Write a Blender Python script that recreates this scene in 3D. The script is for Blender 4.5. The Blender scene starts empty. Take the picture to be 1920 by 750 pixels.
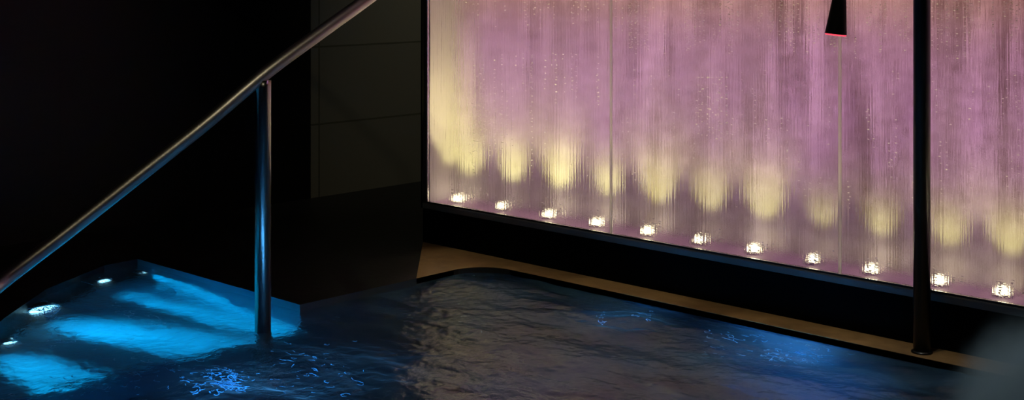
import bpy, bmesh, math, random
from mathutils import Vector, Matrix, noise
random.seed(7)
C = bpy.context.scene.collection
SC = bpy.context.scene
F = 2500.0; CAMZ = 1.0; YH = -55.0
E1 = (.7235, -.6904)          # world X seen from the camera's own right/forward axes
def cam2world(xo, d):
    return (.7235*xo - .6904*d, .6904*xo + .7235*d)
def at(x, y, z=0.0):
    """point of the plane at height z that the photo shows at pixel x, y"""
    d = F*(CAMZ-z)/(y-YH)
    X, Y = cam2world((x-960)/F*d, d)
    return Vector((X, Y, z))
def atd(x, y, d):
    X, Y = cam2world((x-960)/F*d, d)
    return Vector((X, Y, CAMZ-(y-YH)*d/F))

# ------------------------------------------------------------------ materials
def mat(name):
    m = bpy.data.materials.new(name); m.use_nodes = True
    nt = m.node_tree; nt.nodes.clear()
    out = nt.nodes.new('ShaderNodeOutputMaterial')
    return m, nt, out
def principled(name, col, rough=.5, metal=0, spec=.5, tint=None, bump=None, var=None):
    m, nt, out = mat(name)
    p = nt.nodes.new('ShaderNodeBsdfPrincipled')
    p.inputs['Base Color'].default_value = (*col, 1)
    p.inputs['Roughness'].default_value = rough
    p.inputs['Metallic'].default_value = metal
    p.inputs['Specular IOR Level'].default_value = spec
    if tint: p.inputs['Specular Tint'].default_value = (*tint, 1)
    nt.links.new(p.outputs[0], out.inputs[0])
    tc = nt.nodes.new('ShaderNodeTexCoord')
    if var:
        sc, amt = var
        n = nt.nodes.new('ShaderNodeTexNoise'); n.inputs['Scale'].default_value = sc; n.inputs['Detail'].default_value = 5
        nt.links.new(tc.outputs['Object'], n.inputs['Vector'])
        mx = nt.nodes.new('ShaderNodeMix'); mx.data_type = 'RGBA'
        mx.inputs[6].default_value = (*[c*(1-amt) for c in col], 1)
        mx.inputs[7].default_value = (*[min(1, c*(1+amt)) for c in col], 1)
        nt.links.new(n.outputs[0], mx.inputs[0]); nt.links.new(mx.outputs[2], p.inputs['Base Color'])
    if bump:
        sc, st = bump
        n = nt.nodes.new('ShaderNodeTexNoise'); n.inputs['Scale'].default_value = sc; n.inputs['Detail'].default_value = 4
        nt.links.new(tc.outputs['Object'], n.inputs['Vector'])
        b = nt.nodes.new('ShaderNodeBump'); b.inputs['Strength'].default_value = st; b.inputs['Distance'].default_value = .01
        nt.links.new(n.outputs[0], b.inputs['Height']); nt.links.new(b.outputs[0], p.inputs['Normal'])
    return m
def emission(name, col, s):
    m, nt, out = mat(name)
    e = nt.nodes.new('ShaderNodeEmission'); e.inputs[0].default_value = (*col, 1); e.inputs[1].default_value = s
    nt.links.new(e.outputs[0], out.inputs[0]); return m

M_black = principled('black_stone', (.006, .006, .006), .45, spec=.25, bump=(30, .15), var=(9, .3))
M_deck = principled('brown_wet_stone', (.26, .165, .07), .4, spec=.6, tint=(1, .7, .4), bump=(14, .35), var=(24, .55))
M_plinth = principled('black_plinth', (.0015, .0015, .0015), .6, spec=.05, var=(20, .3))
M_alu = principled('grey_aluminium', (.22, .215, .20), .5, metal=.6, var=(25, .15))
M_channel = principled('black_gasket', (.004, .004, .006), .5)
M_post = principled('post_steel', (.26, .26, .25), .27, metal=1, bump=(120, .05))
M_steel = principled('brushed_steel', (.60, .58, .52), .38, metal=1, bump=(120, .05))
M_darksteel = principled('dark_steel', (.05, .052, .05), .35, metal=.9)
M_white = principled('cavity_white', (.5, .46, .49), .7)
M_pooltile = None
M_lampbody = principled('lamp_black', (.006, .006, .006), .55, spec=.2)
M_ceiling = principled('ceiling_dark', (.02, .02, .02), .9)
M_chrome = principled('lamp_chrome', (.6, .6, .6), .25, metal=1)

def tile_mat(name, col, joint, sx, sz, rough=.5, axis='YZ', mortar=.004):
    m, nt, out = mat(name)
    p = nt.nodes.new('ShaderNodeBsdfPrincipled'); p.inputs['Roughness'].default_value = rough
    p.inputs['Specular IOR Level'].default_value = .3
    tc = nt.nodes.new('ShaderNodeTexCoord'); sp = nt.nodes.new('ShaderNodeSeparateXYZ'); cb = nt.nodes.new('ShaderNodeCombineXYZ')
    nt.links.new(tc.outputs['Object'], sp.inputs[0])
    nt.links.new(sp.outputs['XYZ'.index(axis[0])], cb.inputs[0]); nt.links.new(sp.outputs['XYZ'.index(axis[1])], cb.inputs[1])
    br = nt.nodes.new('ShaderNodeTexBrick'); br.offset = 0; br.squash = 1
    br.inputs['Scale'].default_value = 1; br.inputs['Mortar Size'].default_value = mortar
    br.inputs['Brick Width'].default_value = sx; br.inputs['Row Height'].default_value = sz
    br.inputs['Color1'].default_value = (*col, 1); br.inputs['Color2'].default_value = (*[c*.85 for c in col], 1)
    br.inputs['Mortar'].default_value = (*joint, 1)
    nt.links.new(cb.outputs[0], br.inputs['Vector']); nt.links.new(br.outputs[0], p.inputs['Base Color'])
    nt.links.new(p.outputs[0], out.inputs[0]); return m
M_pier = tile_mat('grey_wall_tiles', (.16, .155, .13), (.08, .08, .06), .6, .335)
M_blackwall = tile_mat('black_wall_tiles', (.004, .004, .004), (.002, .002, .002), .6, .335)
M_pooltile = tile_mat('pool_tiles', (.07, .11, .15), (.06, .09, .12), .05, .05, axis='XY', mortar=.002)
M_alcove = principled('alcove_lining', (.05, .36, .50), .6, var=(12, .15))

# glass with a film of water running down it
def streak_nodes(nt, sx, sz, detail=3):
    tc = nt.nodes.new('ShaderNodeTexCoord'); mp = nt.nodes.new('ShaderNodeMapping')
    mp.inputs['Scale'].default_value = (sx, 1, sz)
    n = nt.nodes.new('ShaderNodeTexNoise'); n.inputs['Scale'].default_value = 1; n.inputs['Detail'].default_value = detail
    nt.links.new(tc.outputs['Object'], mp.inputs[0]); nt.links.new(mp.outputs[0], n.inputs['Vector'])
    return n
def glass_mat():
    m, nt, out = mat('wet_glass')
    p = nt.nodes.new('ShaderNodeBsdfPrincipled')
    p.inputs['Base Color'].default_value = (.97, .95, .97, 1); p.inputs['Transmission Weight'].default_value = 1
    p.inputs['Roughness'].default_value = .06; p.inputs['IOR'].default_value = 1.33
    a = streak_nodes(nt, 160, 4); b = streak_nodes(nt, 130, 420, 2)
    mu = nt.nodes.new('ShaderNodeMath'); mu.operation = 'MULTIPLY_ADD'; mu.inputs[1].default_value = .35
    nt.links.new(b.outputs[0], mu.inputs[0]); nt.links.new(a.outputs[0], mu.inputs[2])
    bp = nt.nodes.new('ShaderNodeBump'); bp.inputs['Strength'].default_value = .6; bp.inputs['Distance'].default_value = .0028
    nt.links.new(mu.outputs[0], bp.inputs['Height']); nt.links.new(bp.outputs[0], p.inputs['Normal'])
    q = nt.nodes.new('ShaderNodeBsdfRefraction'); q.inputs['Roughness'].default_value = .26; q.inputs['IOR'].default_value = 1.33
    nt.links.new(bp.outputs[0], q.inputs['Normal'])
    mx = nt.nodes.new('ShaderNodeMixShader'); mx.inputs[0].default_value = .04
    nt.links.new(p.outputs[0], mx.inputs[1]); nt.links.new(q.outputs[0], mx.inputs[2])
    nt.links.new(mx.outputs[0], out.inputs[0]); return m
M_glass = glass_mat()
def diffuser_mat():
    m, nt, out = mat('streaked_diffuser')
    d = nt.nodes.new('ShaderNodeBsdfDiffuse'); t = nt.nodes.new('ShaderNodeBsdfTranslucent'); mix = nt.nodes.new('ShaderNodeMixShader')
    mix.inputs[0].default_value = .5
    a = streak_nodes(nt, 120, 2.0, 5); b = streak_nodes(nt, 330, 60, 2)  # light streaks of the water film put into the colour
    ad = nt.nodes.new('ShaderNodeMath'); ad.operation = 'MULTIPLY_ADD'; ad.inputs[1].default_value = .8
    nt.links.new(b.outputs[0], ad.inputs[0]); nt.links.new(a.outputs[0], ad.inputs[2])
    rp = nt.nodes.new('ShaderNodeValToRGB')
    rp.color_ramp.elements[0].position = .66; rp.color_ramp.elements[0].color = (.34, .27, .25, 1)
    rp.color_ramp.elements[1].position = 1.14; rp.color_ramp.elements[1].color = (1, 1, 1, 1)
    e = rp.color_ramp.elements.new(.90); e.color = (.72, .68, .70, 1)
    nt.links.new(ad.outputs[0], rp.inputs[0])
    nt.links.new(rp.outputs[0], d.inputs[0]); nt.links.new(rp.outputs[0], t.inputs[0])
    nt.links.new(d.outputs[0], mix.inputs[1]); nt.links.new(t.outputs[0], mix.inputs[2]); nt.links.new(mix.outputs[0], out.inputs[0])
    return m
M_diff = diffuser_mat()
def bead_mat(name, col):
    m, nt, out = mat(name)
    d = nt.nodes.new('ShaderNodeBsdfDiffuse'); t = nt.nodes.new('ShaderNodeBsdfTranslucent'); mix = nt.nodes.new('ShaderNodeMixShader')
    d.inputs[0].default_value = (*col, 1); t.inputs[0].default_value = (*col, 1); mix.inputs[0].default_value = .55
    nt.links.new(d.outputs[0], mix.inputs[1]); nt.links.new(t.outputs[0], mix.inputs[2]); nt.links.new(mix.outputs[0], out.inputs[0])
    return m
M_bead = bead_mat('glint_beads', (.95, .95, .95))
M_seam = bead_mat('seam_film', (.99, .99, .97)); M_seam.node_tree.nodes['Mix Shader'].inputs[0].default_value = .95
M_glint = bead_mat('foam', (.50, .84, 1))  # for water glints; the blue of the light is in the colour
def water_mat():
    m, nt, out = mat('pool_water')
    p = nt.nodes.new('ShaderNodeBsdfPrincipled')
    p.inputs['Base Color'].default_value = (.72, .93, 1, 1); p.inputs['Transmission Weight'].default_value = 1
    p.inputs['Roughness'].default_value = .22; p.inputs['IOR'].default_value = 1.333; p.inputs['Specular Tint'].default_value = (.66, .9, 1, 1)
    tc = nt.nodes.new('ShaderNodeTexCoord')
    n = nt.nodes.new('ShaderNodeTexNoise'); n.inputs['Scale'].default_value = 34; n.inputs['Detail'].default_value = 4
    nt.links.new(tc.outputs['Object'], n.inputs['Vector'])
    bp = nt.nodes.new('ShaderNodeBump'); bp.inputs['Strength'].default_value = .55; bp.inputs['Distance'].default_value = .01
    nt.links.new(n.outputs[0], bp.inputs['Height']); nt.links.new(bp.outputs[0], p.inputs['Normal'])
    q = nt.nodes.new('ShaderNodeBsdfDiffuse'); q.inputs[0].default_value = (.11, .29, .46, 1)
    n2 = nt.nodes.new('ShaderNodeTexNoise'); n2.inputs['Scale'].default_value = 1; n2.inputs['Detail'].default_value = 5
    mp = nt.nodes.new('ShaderNodeMapping'); mp.inputs['Scale'].default_value = (4, 9, 1); mp.inputs['Rotation'].default_value = (0, 0, -.75)
    nt.links.new(tc.outputs['Object'], mp.inputs[0]); nt.links.new(mp.outputs[0], n2.inputs['Vector'])
    mr = nt.nodes.new('ShaderNodeMapRange'); mr.inputs['From Min'].default_value = .35; mr.inputs['From Max'].default_value = .7
    mr.inputs['To Min'].default_value = .03; mr.inputs['To Max'].default_value = .22
    nt.links.new(n2.outputs[0], mr.inputs['Value'])
    mx = nt.nodes.new('ShaderNodeMixShader'); nt.links.new(mr.outputs[0], mx.inputs[0])
    nt.links.new(p.outputs[0], mx.inputs[1]); nt.links.new(q.outputs[0], mx.inputs[2])
    nt.links.new(mx.outputs[0], out.inputs[0]); return m
M_water = water_mat()

# ------------------------------------------------------------------ mesh helpers
def obj(name, bm, m, parent=None, smooth=False):
    me = bpy.data.meshes.new(name); bm.normal_update(); bm.to_mesh(me); bm.free()
    me.materials.append(m)
    if smooth:
        for f in me.polygons: f.use_smooth = True
    o = bpy.data.objects.new(name, me); C.objects.link(o)
    if parent:
        o.parent = parent; o.matrix_parent_inverse = Matrix.Translation(-parent.location)
    return o
def tag(o, label, cat, group=None, kind=None):
    o['label'] = label; o['category'] = cat
    if group: o['group'] = group
    if kind: o['kind'] = kind
    return o
def struct(o, label=None):
    o['kind'] = 'structure'
    if label: o['label'] = label
    return o
def thing(name, label, cat, loc, group=None):
    o = bpy.data.objects.new(name, None); o.empty_display_size = .05; C.objects.link(o); o.location = loc
    tag(o, label, cat, group); return o
def box(bm, x0, x1, y0, y1, z0, z1, bev=0):
    r = bmesh.ops.create_cube(bm, size=1)
    for v in r['verts']:
        v.co = Vector((x0+(v.co.x+.5)*(x1-x0), y0+(v.co.y+.5)*(y1-y0), z0+(v.co.z+.5)*(z1-z0)))
    if bev:
        es = list({e for v in r['verts'] for e in v.link_edges})
        bmesh.ops.bevel(bm, geom=es, offset=bev, segments=2, affect='EDGES')
def lathe(bm, prof, origin, axis=Vector((0, 0, 1)), n=32):
    axis = axis.normalized(); a = axis.orthogonal().normalized(); b = axis.cross(a)
    rings = []
    for r, h in prof:
        c = origin+axis*h
        if r <= 1e-6: rings.append([bm.verts.new(c)])
        else: rings.append([bm.verts.new(c+(a*math.cos(t)+b*math.sin(t))*r) for t in [2*math.pi*i/n for i in range(n)]])
    for p, q in zip(rings, rings[1:]):
        for i in range(n):
            j = (i+1) % n
            if len(p) == 1 and len(q) == 1: continue
            if len(p) == 1: bm.faces.new((p[0], q[i], q[j]))
            elif len(q) == 1: bm.faces.new((p[i], q[0], p[j]))
            else: bm.faces.new((p[i], q[i], q[j], p[j]))
def catmull(pts, n=8):
    out = []; P = [pts[0]]+list(pts)+[pts[-1]]
    for i in range(1, len(P)-2):
        for k in range(n):
            t = k/n
            out.append(.5*((2*P[i])+(-P[i-1]+P[i+1])*t+(2*P[i-1]-5*P[i]+4*P[i+1]-P[i+2])*t*t+(-P[i-1]+3*P[i]-3*P[i+1]+P[i+2])*t**3))
    out.append(pts[-1]); return out
def tube(bm, pts, r, n=24, cap=True):
    rs = r if isinstance(r, list) else [r]*len(pts)
    rings = []; ref = None
    for i, p in enumerate(pts):
        t = (pts[min(i+1, len(pts)-1)]-pts[max(i-1, 0)]).normalized()
        if ref is None: ref = t.orthogonal().normalized()
        a = (ref-t*ref.dot(t)).normalized(); ref = a; b = t.cross(a)
        rings.append([bm.verts.new(p+(a*math.cos(2*math.pi*k/n)+b*math.sin(2*math.pi*k/n))*rs[i]) for k in range(n)])
    for p, q in zip(rings, rings[1:]):
        for k in range(n): bm.faces.new((p[k], p[(k+1) % n], q[(k+1) % n], q[k]))
    if cap: bm.faces.new(list(reversed(rings[0]))); bm.faces.new(rings[-1])

# ------------------------------------------------------------------ layout (metres)
GX0, GX1, GY = -3.536, -1.03, 3.261          # water wall: left end, right end, front face
ZB, ZT = .169, 2.35                          # glass bottom and top
BY = GY+.155                                 # diffuser
DZ = .02                                     # deck height above the water
PX, PY = -3.15, 3.155                        # pool edges
LX = -4.59                                   # left wall
RX, FY, RYB = 1.6, 5.6, -1.2                 # right wall, far wall, rear wall
ZC = 2.7
ALC = [(-3.15, 2.4), (-4.05, 2.4), (-4.04, 2.27), (-3.87, 1.98), (-3.64, 1.74), (-3.38, 1.50), (-3.15, 1.33)]
CR = .13
CORNER = [(PX+CR-CR*math.sin(a), PY-CR+CR*math.cos(a)) for a in [math.pi/2*i/10 for i in range(11)]]
POOL = [(PX, .7), (RX-.4, .7), (RX-.4, PY)]+CORNER+ALC

# deck with the pool cut out of it
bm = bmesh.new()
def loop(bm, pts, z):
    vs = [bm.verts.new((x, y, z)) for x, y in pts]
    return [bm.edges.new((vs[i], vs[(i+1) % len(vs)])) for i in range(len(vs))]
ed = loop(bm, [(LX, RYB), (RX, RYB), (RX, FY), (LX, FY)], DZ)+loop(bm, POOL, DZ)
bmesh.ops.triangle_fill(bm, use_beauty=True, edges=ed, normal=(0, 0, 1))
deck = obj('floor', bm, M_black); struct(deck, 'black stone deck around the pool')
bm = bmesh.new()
vs = [bm.verts.new((x, y, DZ+.001)) for x, y in [(PX, 2.86)]+CORNER[::-1]+[(RX-.4, PY), (RX-.4, GY-.0005), (-3.555, GY-.0005)]]  # slab ends diagonally at the light edge; black deck beyond imitates shaded coping
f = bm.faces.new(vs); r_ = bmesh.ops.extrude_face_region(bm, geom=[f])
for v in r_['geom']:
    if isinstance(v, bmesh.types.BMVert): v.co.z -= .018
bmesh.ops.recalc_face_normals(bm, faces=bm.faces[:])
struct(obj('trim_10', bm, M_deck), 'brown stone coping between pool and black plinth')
# basin: walls and floor under the main pool, lining and tread in the alcove
def wallstrip(bm, pts, z0, z1, closed=False):
    n = len(pts)
    for i in range(n if closed else n-1):
        a, b = pts[i], pts[(i+1) % n]
        bm.faces.new([bm.verts.new((a[0], a[1], z0)), bm.verts.new((b[0], b[1], z0)), bm.verts.new((b[0], b[1], z1)), bm.verts.new((a[0], a[1], z1))])
SH = -.185
bm = bmesh.new()
wallstrip(bm, [(PX, 1.33), (PX, .7), (RX-.4, .7), (RX-.4, PY)]+CORNER+[(PX, 2.4)], -1.2, DZ)
wallstrip(bm, [(PX, 2.4), (PX, 1.33)], -1.2, SH)
box(bm, PX, RX-.4, .7, PY, -1.25, -1.2)
basin = obj('pool_basin', bm, M_pooltile); struct(basin, 'dark tiled pool basin under the water')
bm = bmesh.new()
wallstrip(bm, ALC[:2], SH, DZ)
bm.faces.new([bm.verts.new((x, y, SH)) for x, y in ALC])
alc = obj('pool_alcove', bm, M_alcove); struct(alc, 'shallow entry alcove of the pool lit blue under water')
bm = bmesh.new(); wallstrip(bm, ALC[1:], SH, DZ)
struct(obj('pool_alcove_wall', bm, M_black), 'dark bent wall of the alcove carrying the underwater lights')  # shade on this wall is put in as black in place of the lining
bm = bmesh.new()
box(bm, PX, PX+.28, 1.33, 2.4, -.6, -.42, .008)
struct(obj('pool_step', bm, M_pooltile), 'submerged step below the alcove')

# water surface
def inpoly(x, y, poly):
    c = False; j = len(poly)-1
    for i in range(len(poly)):
        xi, yi = poly[i]; xj, yj = poly[j]
        if (yi > y) != (yj > y) and x < (xj-xi)*(y-yi)/(yj-yi)+xi: c = not c
        j = i
    return c
def wave(x, y):
    calm = .6 if x < PX+.1 else 1
    p = Vector((x*2.2, y*4.5, 0))
    h = noise.noise(p)*.012+noise.noise(Vector((x*7, y*13, 3)))*.006+noise.noise(Vector((x*20, y*34, 7)))*.0032
    return h*calm
bm = bmesh.new()
st = .014; nx = int((RX-.4+4.1)/st); ny = int((PY+.01-.7)/st)
grid = {}
for i in range(nx+1):
    for j in range(ny+1):
        x = -4.1+i*st; y = .7+j*st
        grid[i, j] = (x, y)
vd = {}
def gv(i, j):
    if (i, j) not in vd:
        x, y = grid[i, j]; vd[i, j] = bm.verts.new((min(x, RX-.4), min(y, PY), wave(x, y)))
    return vd[i, j]
POOLX = [(PX-.02, .68), (RX-.38, .68), (RX-.38, PY+.02), (PX-.02, PY+.02), (PX-.02, 2.42), (-4.08, 2.42), (-4.07, 2.27), (-3.9, 1.97), (-3.66, 1.72), (-3.4, 1.48), (PX-.02, 1.31)]
for i in range(nx):
    for j in range(ny):
        x, y = grid[i, j]
        if inpoly(x+st/2, y+st/2, POOLX): bm.faces.new((gv(i, j), gv(i+1, j), gv(i+1, j+1), gv(i, j+1)))
w = obj('pool_water', bm, M_water, smooth=True)
tag(w, 'rippled dark pool water glowing blue at the lower left', 'water', kind='stuff')

# ------------------------------------------------------------------ room shell
def sbox(name, m, *a, label=None):
    bm = bmesh.new(); box(bm, *a); return struct(obj(name, bm, m), label)
sbox('wall_left', M_blackwall, LX-.1, LX, RYB, 3.555, 0, ZC, label='black tiled wall at the left')
sbox('wall_left_far', M_pier, LX-.1, LX, 3.555, FY, 0, ZC, label='dark grey tiled wall behind the end of the water wall')
sbox('wall_back', M_blackwall, LX, RX, FY, FY+.1, 0, ZC)
sbox('wall_right', M_blackwall, RX, RX+.1, RYB, FY, 0, ZC)
sbox('wall_rear', M_blackwall, LX, RX, RYB-.1, RYB, 0, ZC)
sbox('ceiling', M_ceiling, LX, RX, RYB, FY, ZC, ZC+.1)
sbox('wall_front', M_blackwall, GX1+.02, RX, GY, GY+.4, DZ, ZC, label='dark wall beyond the water wall')
# plinth and its metal rail
sbox('trim_1', M_plinth, GX0-.02, GX1+.02, GY, GY+.32, DZ, .143, label='black plinth carrying the water wall')
bm = bmesh.new(); box(bm, GX0-.02, GX1+.02, GY-.004, GY+.02, .143, .163, .002)
struct(obj('trim_2', bm, M_alu), 'grey metal rail along the foot of the glass')
bm = bmesh.new(); box(bm, GX0-.02, GX1+.02, GY+.001, GY+.018, .1635, .1685)
struct(obj('trim_3', bm, M_channel), 'black gasket line under the glass')
# light box behind the glass
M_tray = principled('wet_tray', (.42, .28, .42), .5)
sbox('trim_4', M_tray, GX0, GX1, GY+.021, BY+.11, .144, .164, label='pale tray behind the glass')
bm = bmesh.new(); box(bm, GX0-.02, GX0, GY+.019, BY+.15, .144, ZT+.1); struct(obj('trim_5', bm, M_white), 'pale end cheek inside the light box')
bm = bmesh.new(); box(bm, GX0-.028, GX0-.0205, GY-.003, BY+.16, .144, ZT+.1); struct(obj('trim_6', bm, M_plinth), 'black end frame of the water wall')
sbox('trim_7', M_plinth, GX1, GX1+.02, GY+.002, BY+.15, .144, ZT+.1)
sbox('trim_8', M_plinth, GX0, GX1, GY, BY+.15, ZT, ZT+.1, label='black head frame of the water wall')
sbox('trim_9', M_white, GX0, GX1, BY+.12, BY+.15, .165, ZT, label='white back board of the light box')
bm = bmesh.new(); box(bm, GX0+.001, GX1-.001, BY, BY+.006, .1645, ZT-.001)
dif = obj('diffuser_panel', bm, M_diff); tag(dif, 'glowing purple diffuser behind the whole water wall, coloured with water-light streaks', 'light panel')

SEAMS = [GX0+.001, GX0+.8546, GX0+1.664, GX1-.001]
GL = ['leftmost pane of the water wall, yellow glow down its left edge',
      'middle pane of the water wall, between the two pale seams',
      'pane of the water wall right of the hanging lamp, crossed by a dark pole']
for k in range(3):
    a, b = SEAMS[k]+.0003, SEAMS[k+1]-.0003
    t = thing('glass_panel', GL[k], 'glass panel', ((a+b)/2, GY+.006, ZB), 'wet glass panes of the water wall')
    bm = bmesh.new(); box(bm, a, b, GY+.003, GY+.013, ZB, ZT-.002); obj('pane', bm, M_glass, t)
    if k < 2:
        bm = bmesh.new(); 
        vs = [bm.verts.new((b+x_, GY+y_, z_)) for z_ in (ZB, ZT-.002) for x_, y_ in ((-.0055, .0025), (-.003, .0005), (.003, .0005), (.0055, .0025))]
        for q in range(3): bm.faces.new((vs[q], vs[q+1], vs[q+5], vs[q+4]))
        s = obj('seam_strip', bm, M_seam, t); s['label'] = 'pale translucent seam strip'

# ------------------------------------------------------------------ lights
def spot(name, loc, target, col, W, deg, blend, rad, parent=None):
    l = bpy.data.lights.new(name, 'SPOT'); l.energy = W; l.color = col; l.spot_size = math.radians(deg); l.spot_blend = blend; l.shadow_soft_size = rad
    o = bpy.data.objects.new(name, l); C.objects.link(o)
    q = (Vector(target)-Vector(loc)).to_track_quat('-Z', 'Y')
    o.rotation_mode = 'QUATERNION'; o.rotation_quaternion = q; o.location = loc
    if parent: o.parent = parent; o.matrix_parent_inverse = Matrix.Translation(-parent.location)
    return o
def area(name, loc, target, col, W, sx, sy):
    l = bpy.data.lights.new(name, 'AREA'); l.shape = 'RECTANGLE'; l.size = sx; l.size_y = sy; l.energy = W; l.color = col
    o = bpy.data.objects.new(name, l); C.objects.link(o); o.location = loc
    o.rotation_mode = 'QUATERNION'; o.rotation_quaternion = (Vector(target)-Vector(loc)).to_track_quat('-Z', 'Z')
    return o
cx = (GX0+GX1)/2; wx = GX1-GX0-.04
ly = BY+.105
area('tube_light_lower', (cx, ly, .61), (cx, BY, .61), (.78, .26, .74), 6.0, wx, .50)
area('tube_light_upper', (cx, ly, 1.42), (cx, BY, 1.42), (1, .46, .24), 12, wx, 1.1)
area('tube_light_head', (cx, GY+.08, ZT-.01), (cx, GY+.08, 0), (.85, .36, .82), 5, wx, .1)
hl = area('bead_fill_light', (cx, GY+.03, ZT-.012), (cx, GY+.022, 0), (1, .60, .80), 5, wx, .02); hl.data.spread = math.radians(16)  # strip added to brighten the bead tops

UP = [(860, 372), (942, 390), (1030, 403), (1120, 420), (1215, 437), (1312, 455), (1415, 473), (1525, 492), (1635, 511), (1762, 531), (1880, 551)]
UL = ['uplight in the left corner of the water wall beside the dark wall',
      'small dim uplight second from the left corner of the water wall',
      'bright uplight third from the left end, left of the first glass seam',
      'uplight just left of the foot of the first glass seam',
      'uplight just right of the foot of the first glass seam',
      'small uplight midway between the two glass seams',
      'uplight left of centre between the seams, second one left of the hanging lamp',
      'uplight directly below and just left of the hanging lamp',
      'uplight right of the hanging lamp, left of the dark pole',
      'uplight touching the right side of the dark pole',
      'rightmost uplight of the water wall row']
UW = [1.5, .6, 1.6, 1.0, 1.5, .8, 1.0, .8, 1.3, 1.5, 1.6]
BW = [1.1, .95, 1.2, .5, 1.0, .62, .75, .22, .28, .36, .5]
M_lens = [emission('uplight_lens_%s' % n, (1, .88, .52), s) for n, s in (('dim', 12), ('bright', 18))]
for k, (x, y) in enumerate(UP):
    p = at(x, y+1, .178)
    p.y = BY-.062
    # keep the seen column while sliding to the allowed depth
    dx = (x-960)/F; d = p.y/(.6904*dx+.7235); p.x = (.7235*dx-.6904)*d
    t = thing('uplight', UL[k], 'spotlight', (p.x, p.y, .164), 'uplights in the tray of the water wall')
    bm = bmesh.new(); lathe(bm, [(0, 0), (.024, 0), (.026, .002), (.026, .006), (.023, .0085), (.0195, .0085), (.0185, .006), (0, .006)], Vector((p.x, p.y, .164)))
    obj('bezel', bm, M_chrome, t, True)
    rr = .0160 if UW[k] > .9 else .0115
    bm = bmesh.new(); lathe(bm, [(rr, .0065), (rr*1.04, .011), (rr*.85, .018), (rr*.5, .023), (0, .025)], Vector((p.x, p.y, .164)))
    obj('lens', bm, M_lens[1 if UW[k] > .9 else 0], t, True)
    spot('uplight_beam', (p.x, p.y, .194), (p.x-.010, BY, .50), (1, .97, .32), 6.2*BW[k], 72, 1, .010, t)
    spot('uplight_bead_fill', (p.x, p.y, .194), (p.x-.01, GY+.022, .62), (1, .86, .42), 20*min(1, UW[k]), 44, 1, .010, t)  # second spot added per uplight to light the beads
# added unseen spot for extra warm light on the end cheek
spot('corner_fill', (GX0+.10, GY+.09, .185), (GX0-.02, GY+.09, .66), (1, .93, .34), 16, 38, .7, .01)

# ------------------------------------------------------------------ drops and lamp glints inside the glass, modelled as white beads
bm = bmesh.new()
def bead(bm, c, rx, ry, rz, n=6):
    top = bm.verts.new(c+Vector((0, 0, rz))); bot = bm.verts.new(c-Vector((0, 0, rz)))
    ring = [bm.verts.new(c+Vector((rx*math.cos(2*math.pi*i/n), ry*math.sin(2*math.pi*i/n), 0))) for i in range(n)]
    for i in range(n):
        bm.faces.new((ring[i], ring[(i+1) % n], top)); bm.faces.new((ring[(i+1) % n], ring[i], bot))
def glass_at(x, y):
    dx = (x-960)/F; d = (GY+.020)/(.6904*dx+.7235)
    X, Y = cam2world(dx*d, d); return Vector((X, GY+.020, CAMZ-(y-YH)*d/F))
def column(x, y0, y1, step, s=1):
    y = y0
    while y < y1:
        c = glass_at(x+random.uniform(-1, 1), y)
        if GX0+.01 < c.x < GX1-.01 and ZB+.01 < c.z:
            bead(bm, c, random.uniform(.0018, .0045)*s, .0018, random.uniform(.0009, .0016)*s)
        y += step*random.uniform(.6, 1.8)
for _ in range(130): column(random.uniform(1180, 1915), -60, random.uniform(10, 110), 7)
for _ in range(30): column(random.uniform(870, 1180), -60, random.uniform(0, 60), 9)
for _ in range(26): x = random.gauss(910, 35); column(x, random.uniform(110, 220), random.uniform(230, 340), 10, 1.1)
for _ in range(14): x = random.gauss(1010, 50); column(x, 100+random.uniform(0, 8), random.uniform(112, 200), 8, 1.1)
for _ in range(90): x = random.uniform(980, 1915); y = random.uniform(120, 350); column(x, y, y+random.uniform(10, 70), 12)
for _ in range(14): x = random.gauss(1340, 22); column(x, 145, 260, 16, 1.2)
for (x, y) in UP:
    for _ in range(10):
        a = abs(random.gauss(0, 26)); column(x+random.uniform(-12, 42), y-3-random.uniform(0, 26), y-1, 6, 1.4)
dr = obj('drop_glints', bm, M_bead); tag(dr, 'fine drops and lamp glints on the water wall, modelled as beads', 'water drops', kind='stuff')

# ------------------------------------------------------------------ handrail
post = atd(493, 620, 3.70)
px, py = post.x, post.y
zj = CAMZ-(150-YH)*3.70/F
t = thing('handrail', 'slanting brushed steel handrail on a round post over the blue lit water', 'handrail', (px, py, -.42))
A = [atd(-90, 640, 3.14), atd(-60, 590, 3.18), atd(0, 532, 3.3), atd(120, 440, 3.42), atd(250, 338, 3.52), atd(380, 236, 3.61), atd(497, 138, 3.70), atd(600, 62, 3.80), atd(690, -3, 3.9), atd(770, -65, 4.0)]
A = [A[0]+Vector((0, 0, -.25))]+A
e = A[-1]; A += [e+Vector((-.05, .07, .035)), e+Vector((-.16, .13, .05)), e+Vector((-.35, .18, .05)), Vector((LX+.005, e.y+.2, e.z+.05))]
bm = bmesh.new(); tube(bm, catmull(A, 8), .019); obj('rail', bm, M_steel, t, True)
bm = bmesh.new(); tube(bm, [Vector((px, py, -.42)), Vector((px, py, zj-.02)), Vector((px+.001, py, zj))], .0225, 32); obj('post', bm, M_post, t, True)
bm = bmesh.new(); lathe(bm, [(0, 0), (.055, 0), (.055, .006), (.045, .011), (.026, .012), (.026, .02), (0, .02)], Vector((px, py, -.42))); obj('floor_flange', bm, M_steel, t, True)

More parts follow.
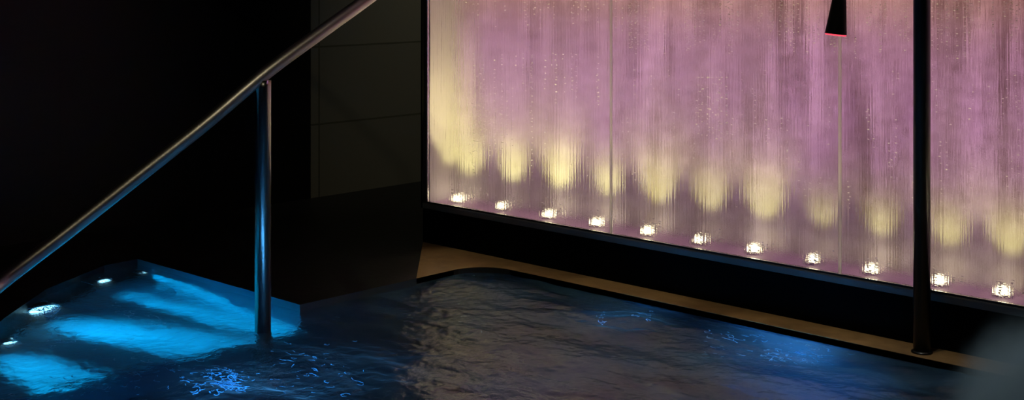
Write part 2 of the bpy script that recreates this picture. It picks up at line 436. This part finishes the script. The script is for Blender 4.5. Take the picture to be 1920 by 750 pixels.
# pole at the right
dx = (1728.5-960)/F; d = 3.2/(.6904*dx+.7235); X, Y = cam2world(dx*d, d)
t = thing('steel_pole', 'dark upright pole standing on the coping in front of the water wall', 'pole', (X, Y, DZ))
bm = bmesh.new(); tube(bm, [Vector((X, Y, DZ+.006)), Vector((X, Y, ZC))], .0215, 32); obj('tube', bm, M_darksteel, t, True)
bm = bmesh.new(); lathe(bm, [(0, 0), (.027, 0), (.027, .004), (.0225, .007), (0, .007)], Vector((X, Y, DZ))); obj('base_flange', bm, M_darksteel, t, True)

# hanging lamp
D = 3.4
b0 = atd(1567, 64, D); b1 = atd(1573.5, 0, D); ax = (b1-b0).normalized()
t = thing('pendant_lamp', 'small black cone lamp with a red glowing rim hanging before the glass', 'lamp', b0)
bm = bmesh.new()
lathe(bm, [(.0255, .006), (.0275, .0), (.0272, .004), (.0225, .045), (.0180, .085), (.0150, .115), (.0125, .135), (.009, .145), (0, .147)], b0, ax, 40); obj('shade', bm, M_lampbody, t, True)
M_red = emission('red_lens', (1, .06, .10), 1.6)
bm = bmesh.new(); lathe(bm, [(.0262, .0015), (.0262, -.0028), (.022, -.0036), (0, -.004)], b0, ax, 40); o = obj('lens', bm, M_red, t, True); o['label'] = 'red glowing lens'
top = b0+ax*.145; bm = bmesh.new()
tube(bm, catmull([top, top+ax*.1, Vector((top.x+.02, top.y, 1.6)), Vector((top.x+.02, top.y, ZC))], 8), .003, 10); obj('cord', bm, M_lampbody, t, True)
bm = bmesh.new(); lathe(bm, [(0, 0), (.05, 0), (.05, -.02), (.01, -.03), (0, -.03)], Vector((top.x+.02, top.y, ZC))); obj('ceiling_rose', bm, M_lampbody, t, True)

# ------------------------------------------------------------------ underwater lights
BLUE = (.0, .58, 1.0)
M_blens = emission('blue_lens', (.30, .75, 1), 5)
dirx = Vector((1, 0, 0))
def uwlight(name, label, pos, r, W, half, s0, s1):
    tgt = s1
    n = ((Vector(tgt)-pos).normalized()+(Vector((0, 0, .2))-pos).normalized()*1.1).normalized()
    t = thing(name, label, 'underwater light', pos, 'underwater lights in the alcove wall')
    bm = bmesh.new(); lathe(bm, [(0, -.03), (r*1.3, -.03), (r*1.3, 0), (r*1.25, .004), (r*1.02, .005), (r, .002), (0, .002)], pos, n, 28); obj('bezel', bm, M_chrome, t, True)
    bm = bmesh.new(); lathe(bm, [(r*.98, .0025), (r*.8, .006), (r*.4, .009), (0, .010)], pos, n, 28); obj('lens', bm, M_blens, t, True)
    src = pos+n*.013
    for u_ in (.0, .25, .5, .75, 1.0):
        g = s0.lerp(s1, u_); dd = (g-src).length; hh = max(.05, src.z-g.z)
        spot('underwater_beam', src, g, BLUE, W*12.57*dd**3/hh, 2*math.degrees(math.atan(half/dd)), 1, .006, t)
def sub(x, y, dep):      # point at depth dep that the photo shows, through still water, at x, y
    s = at(x, y, 0); v = Vector((s.x, s.y, s.z))-Vector((0, 0, CAMZ)); h = Vector((v.x, v.y, 0)).normalized()
    el = math.atan2(CAMZ, math.hypot(v.x, v.y)); tr = math.asin(math.cos(el)/1.333)
    return s+h*dep*math.tan(tr)+Vector((0, 0, -dep))
for (x, y, dep, r, W, half, sx, sy, tx, ty, lab) in [
    (268, 512, .05, .006, 4.8, .066, 330, 535, 535, 602, 'blue underwater light farthest from the camera, beside the deck edge'),
    (195, 527, .04, .017, 4.8, .070, 255, 553, 470, 612, 'blue underwater light at the far left bend of the alcove'),
    (82, 580, .05, .040, 4.6, .125, 150, 607, 330, 640, 'largest white-blue underwater light at the left of the alcove'),
    (18, 640, .05, .018, 4.6, .10, 30, 672, 130, 715, 'blue underwater light at the left edge of the picture')]:
    uwlight('underwater_light', lab, sub(x, y, dep), r, W, half, sub(sx, sy, -SH), sub(tx, ty, -SH))
# unseen spots added to light the basin and the flecks blue
spot('basin_fill', (-1.9, 2.5, -.75), (-1.95, 3.15, -.30), (.02, .30, .95), 24, 45, 1, .05)
spot('basin_fill', (-2.45, 1.55, -.5), (-3.15, 1.75, -.30), (0, .36, 1), 7, 80, 1, .05)
for gx, gy, gw, ga in ((1450, 645, 80, 40), (1160, 600, 80, 34), (415, 722, 170, 34), (600, 700, 90, 60)):
    g = at(gx, gy)
    spot('basin_fill', (g.x+.12, g.y-.15, -.55), g, (.08, .42, 1), gw, ga, 1, .05)

# ------------------------------------------------------------------ light glints on the water, modelled as bluish flecks
def flecks(name, label, blobs, seed):
    R = random.Random(seed); bm = bmesh.new()
    for (x, y, sx, sy, n, s) in blobs:
        for _ in range(n):
            p = at(x+R.gauss(0, sx), y+R.gauss(0, sy), 0)
            if not inpoly(p.x, p.y, POOL): continue
            z = wave(p.x, p.y)-.007
            a = R.uniform(0, 6.28); n_ = R.choice([4, 5, 7, 10, 14]); st_ = R.uniform(.0022, .004)*s; w0 = R.uniform(.0004, .0012)*s
            cur = R.uniform(-.5, .5); q = Vector((p.x, p.y, z)); pts = []; rs = []
            for k in range(n_):
                pts.append(q.copy()); a += cur+R.gauss(0, .45)
                rs.append(w0*R.uniform(.45, 1.5)*(.4 if k in (0, n_-1) else 1))
                q = q+Vector((math.cos(a)*1.3, math.sin(a)*.8, R.uniform(-.5, .6)))*st_
            tube(bm, pts, rs, 5)
    o = obj(name, bm, M_glint, smooth=True); tag(o, label, 'foam', 'foam and light glints on the pool water', 'stuff'); return o
flecks('foam', 'blue light glints modelled as flecks in front of the water wall', [(1130, 598, 12, 8, 10, 1), (1200, 592, 18, 6, 12, 1), (1480, 660, 50, 9, 60, 1.2), (1400, 632, 40, 6, 26, 1.2), (1340, 650, 12, 10, 8, 1), (1540, 668, 16, 8, 16, 1), (1440, 612, 12, 3, 4, 1.3)], 3)
flecks('foam', 'blue foam crest and light glints near the bottom edge left of centre', [(415, 722, 28, 6, 55, 1.4), (410, 700, 20, 5, 22, 1.3), (445, 712, 12, 8, 18, 1.2)], 4)
flecks('foam', 'sparse light glints modelled as flecks on the dark water right of the post', [(570, 690, 50, 28, 40, 1), (640, 700, 40, 25, 16, 1), (860, 600, 30, 30, 5, 1)], 5)
flecks('foam', 'light glints modelled as flecks on the glowing blue water at the lower left', [(82, 580, 12, 8, 40, 1.6), (95, 590, 6, 5, 20, 1.6), (195, 527, 6, 4, 14, 1.3), (22, 640, 8, 4, 12, 1.3), (110, 630, 14, 8, 20, 1.2), (255, 585, 14, 6, 16, 1.1), (300, 603, 12, 5, 16, 1), (215, 575, 8, 4, 8, 1), (330, 690, 80, 22, 50, 1), (150, 720, 70, 20, 40, 1), (468, 620, 5, 6, 14, .9)], 6)

# frothing mound at the lower right
def froth_mat(c, rad, h):
    m, nt, out = mat('froth')
    tc = nt.nodes.new('ShaderNodeTexCoord'); mp = nt.nodes.new('ShaderNodeMapping')
    mp.inputs['Scale'].default_value = (1/rad, 1/rad, 1/h)
    nt.links.new(tc.outputs['Object'], mp.inputs[0])
    ln = nt.nodes.new('ShaderNodeVectorMath'); ln.operation = 'LENGTH'; nt.links.new(mp.outputs[0], ln.inputs[0])
    n = nt.nodes.new('ShaderNodeTexNoise'); n.inputs['Scale'].default_value = 2.5; n.inputs['Detail'].default_value = 3
    nt.links.new(mp.outputs[0], n.inputs['Vector'])
    ad = nt.nodes.new('ShaderNodeMath'); ad.operation = 'MULTIPLY_ADD'; ad.inputs[1].default_value = .3
    nt.links.new(n.outputs[0], ad.inputs[0]); nt.links.new(ln.outputs['Value'], ad.inputs[2])
    mr = nt.nodes.new('ShaderNodeMapRange'); mr.interpolation_type = 'SMOOTHSTEP'
    mr.inputs['From Min'].default_value = 1.12; mr.inputs['From Max'].default_value = .4
    mr.inputs['To Min'].default_value = 0; mr.inputs['To Max'].default_value = 18
    nt.links.new(ad.outputs[0], mr.inputs['Value'])
    v = nt.nodes.new('ShaderNodeVolumePrincipled'); v.inputs['Color'].default_value = (.60, .86, .98, 1)
    nt.links.new(mr.outputs[0], v.inputs['Density']); nt.links.new(v.outputs[0], out.inputs['Volume']); return m
c = atd(1985, 810, 2.86); c.z = .0
bm = bmesh.new(); bmesh.ops.create_uvsphere(bm, u_segments=40, v_segments=20, radius=1)
bmesh.ops.bisect_plane(bm, geom=bm.verts[:]+bm.edges[:]+bm.faces[:], plane_co=(0, 0, 0.0), plane_no=(0, 0, -1), clear_outer=True)
RAD, HH = .27, .30
bmesh.ops.holes_fill(bm, edges=[e for e in bm.edges if e.is_boundary])
for v in bm.verts:
    v.co = Vector((v.co.x*RAD, v.co.y*RAD, v.co.z*HH+.012))
fm = obj('froth_mound', bm, froth_mat(c, RAD, HH)); fm.location = c
tag(fm, 'soft pale mound of frothing water at the lower right corner', 'foam', kind='stuff')

# ------------------------------------------------------------------ dim room light from added unseen spots with shaped cones
c0 = at(1490, 600)
for dxx in (-2.88, -2.25, -1.62):
    spot('fill_spot', (dxx, 2.97, 2.6), (dxx, 3.0, 0), (1, .86, .62), 26, 28, .35, .02)
spot('fill_spot', (-1.5, 2.2, 2.6), (-1.55, 2.3, 0), (.85, .9, 1), 70, 44, .6, .02)
spot('fill_spot', (-3.6, 4.7, 2.6), (LX, 4.5, 1.0), (1, .92, .66), 36, 62, 1, .05)
spot('fill_spot', (-1.0, .9, 2.6), (-3.2, 2.3, .75), (1, .86, .58), 22, 36, 1, .06)
wd = bpy.data.worlds.new('world'); SC.world = wd; wd.use_nodes = True
wd.node_tree.nodes['Background'].inputs[0].default_value = (0, 0, 0, 1)

# ------------------------------------------------------------------ camera
cam = bpy.data.cameras.new('camera'); co = bpy.data.objects.new('camera', cam); C.objects.link(co)
co.location = (0, 0, CAMZ); co.rotation_euler = (math.pi/2, 0, math.atan2(.6904, .7235))
cam.sensor_width = 36; cam.lens = 36*F/1920; cam.shift_y = -(375-YH)/1920; cam.clip_start = .05
SC.camera = co
SC.render.engine = 'CYCLES'
SC.cycles.use_denoising = True
SC.cycles.volume_step_rate = 1
SC.cycles.sample_clamp_indirect = 4
SC.cycles.caustics_refractive = True
SC.cycles.transmission_bounces = 12
SC.view_settings.view_transform = 'Standard'; SC.view_settings.look = 'None'
SC.view_settings.exposure = 0; SC.view_settings.gamma = 1; SC.view_settings.use_curve_mapping = False
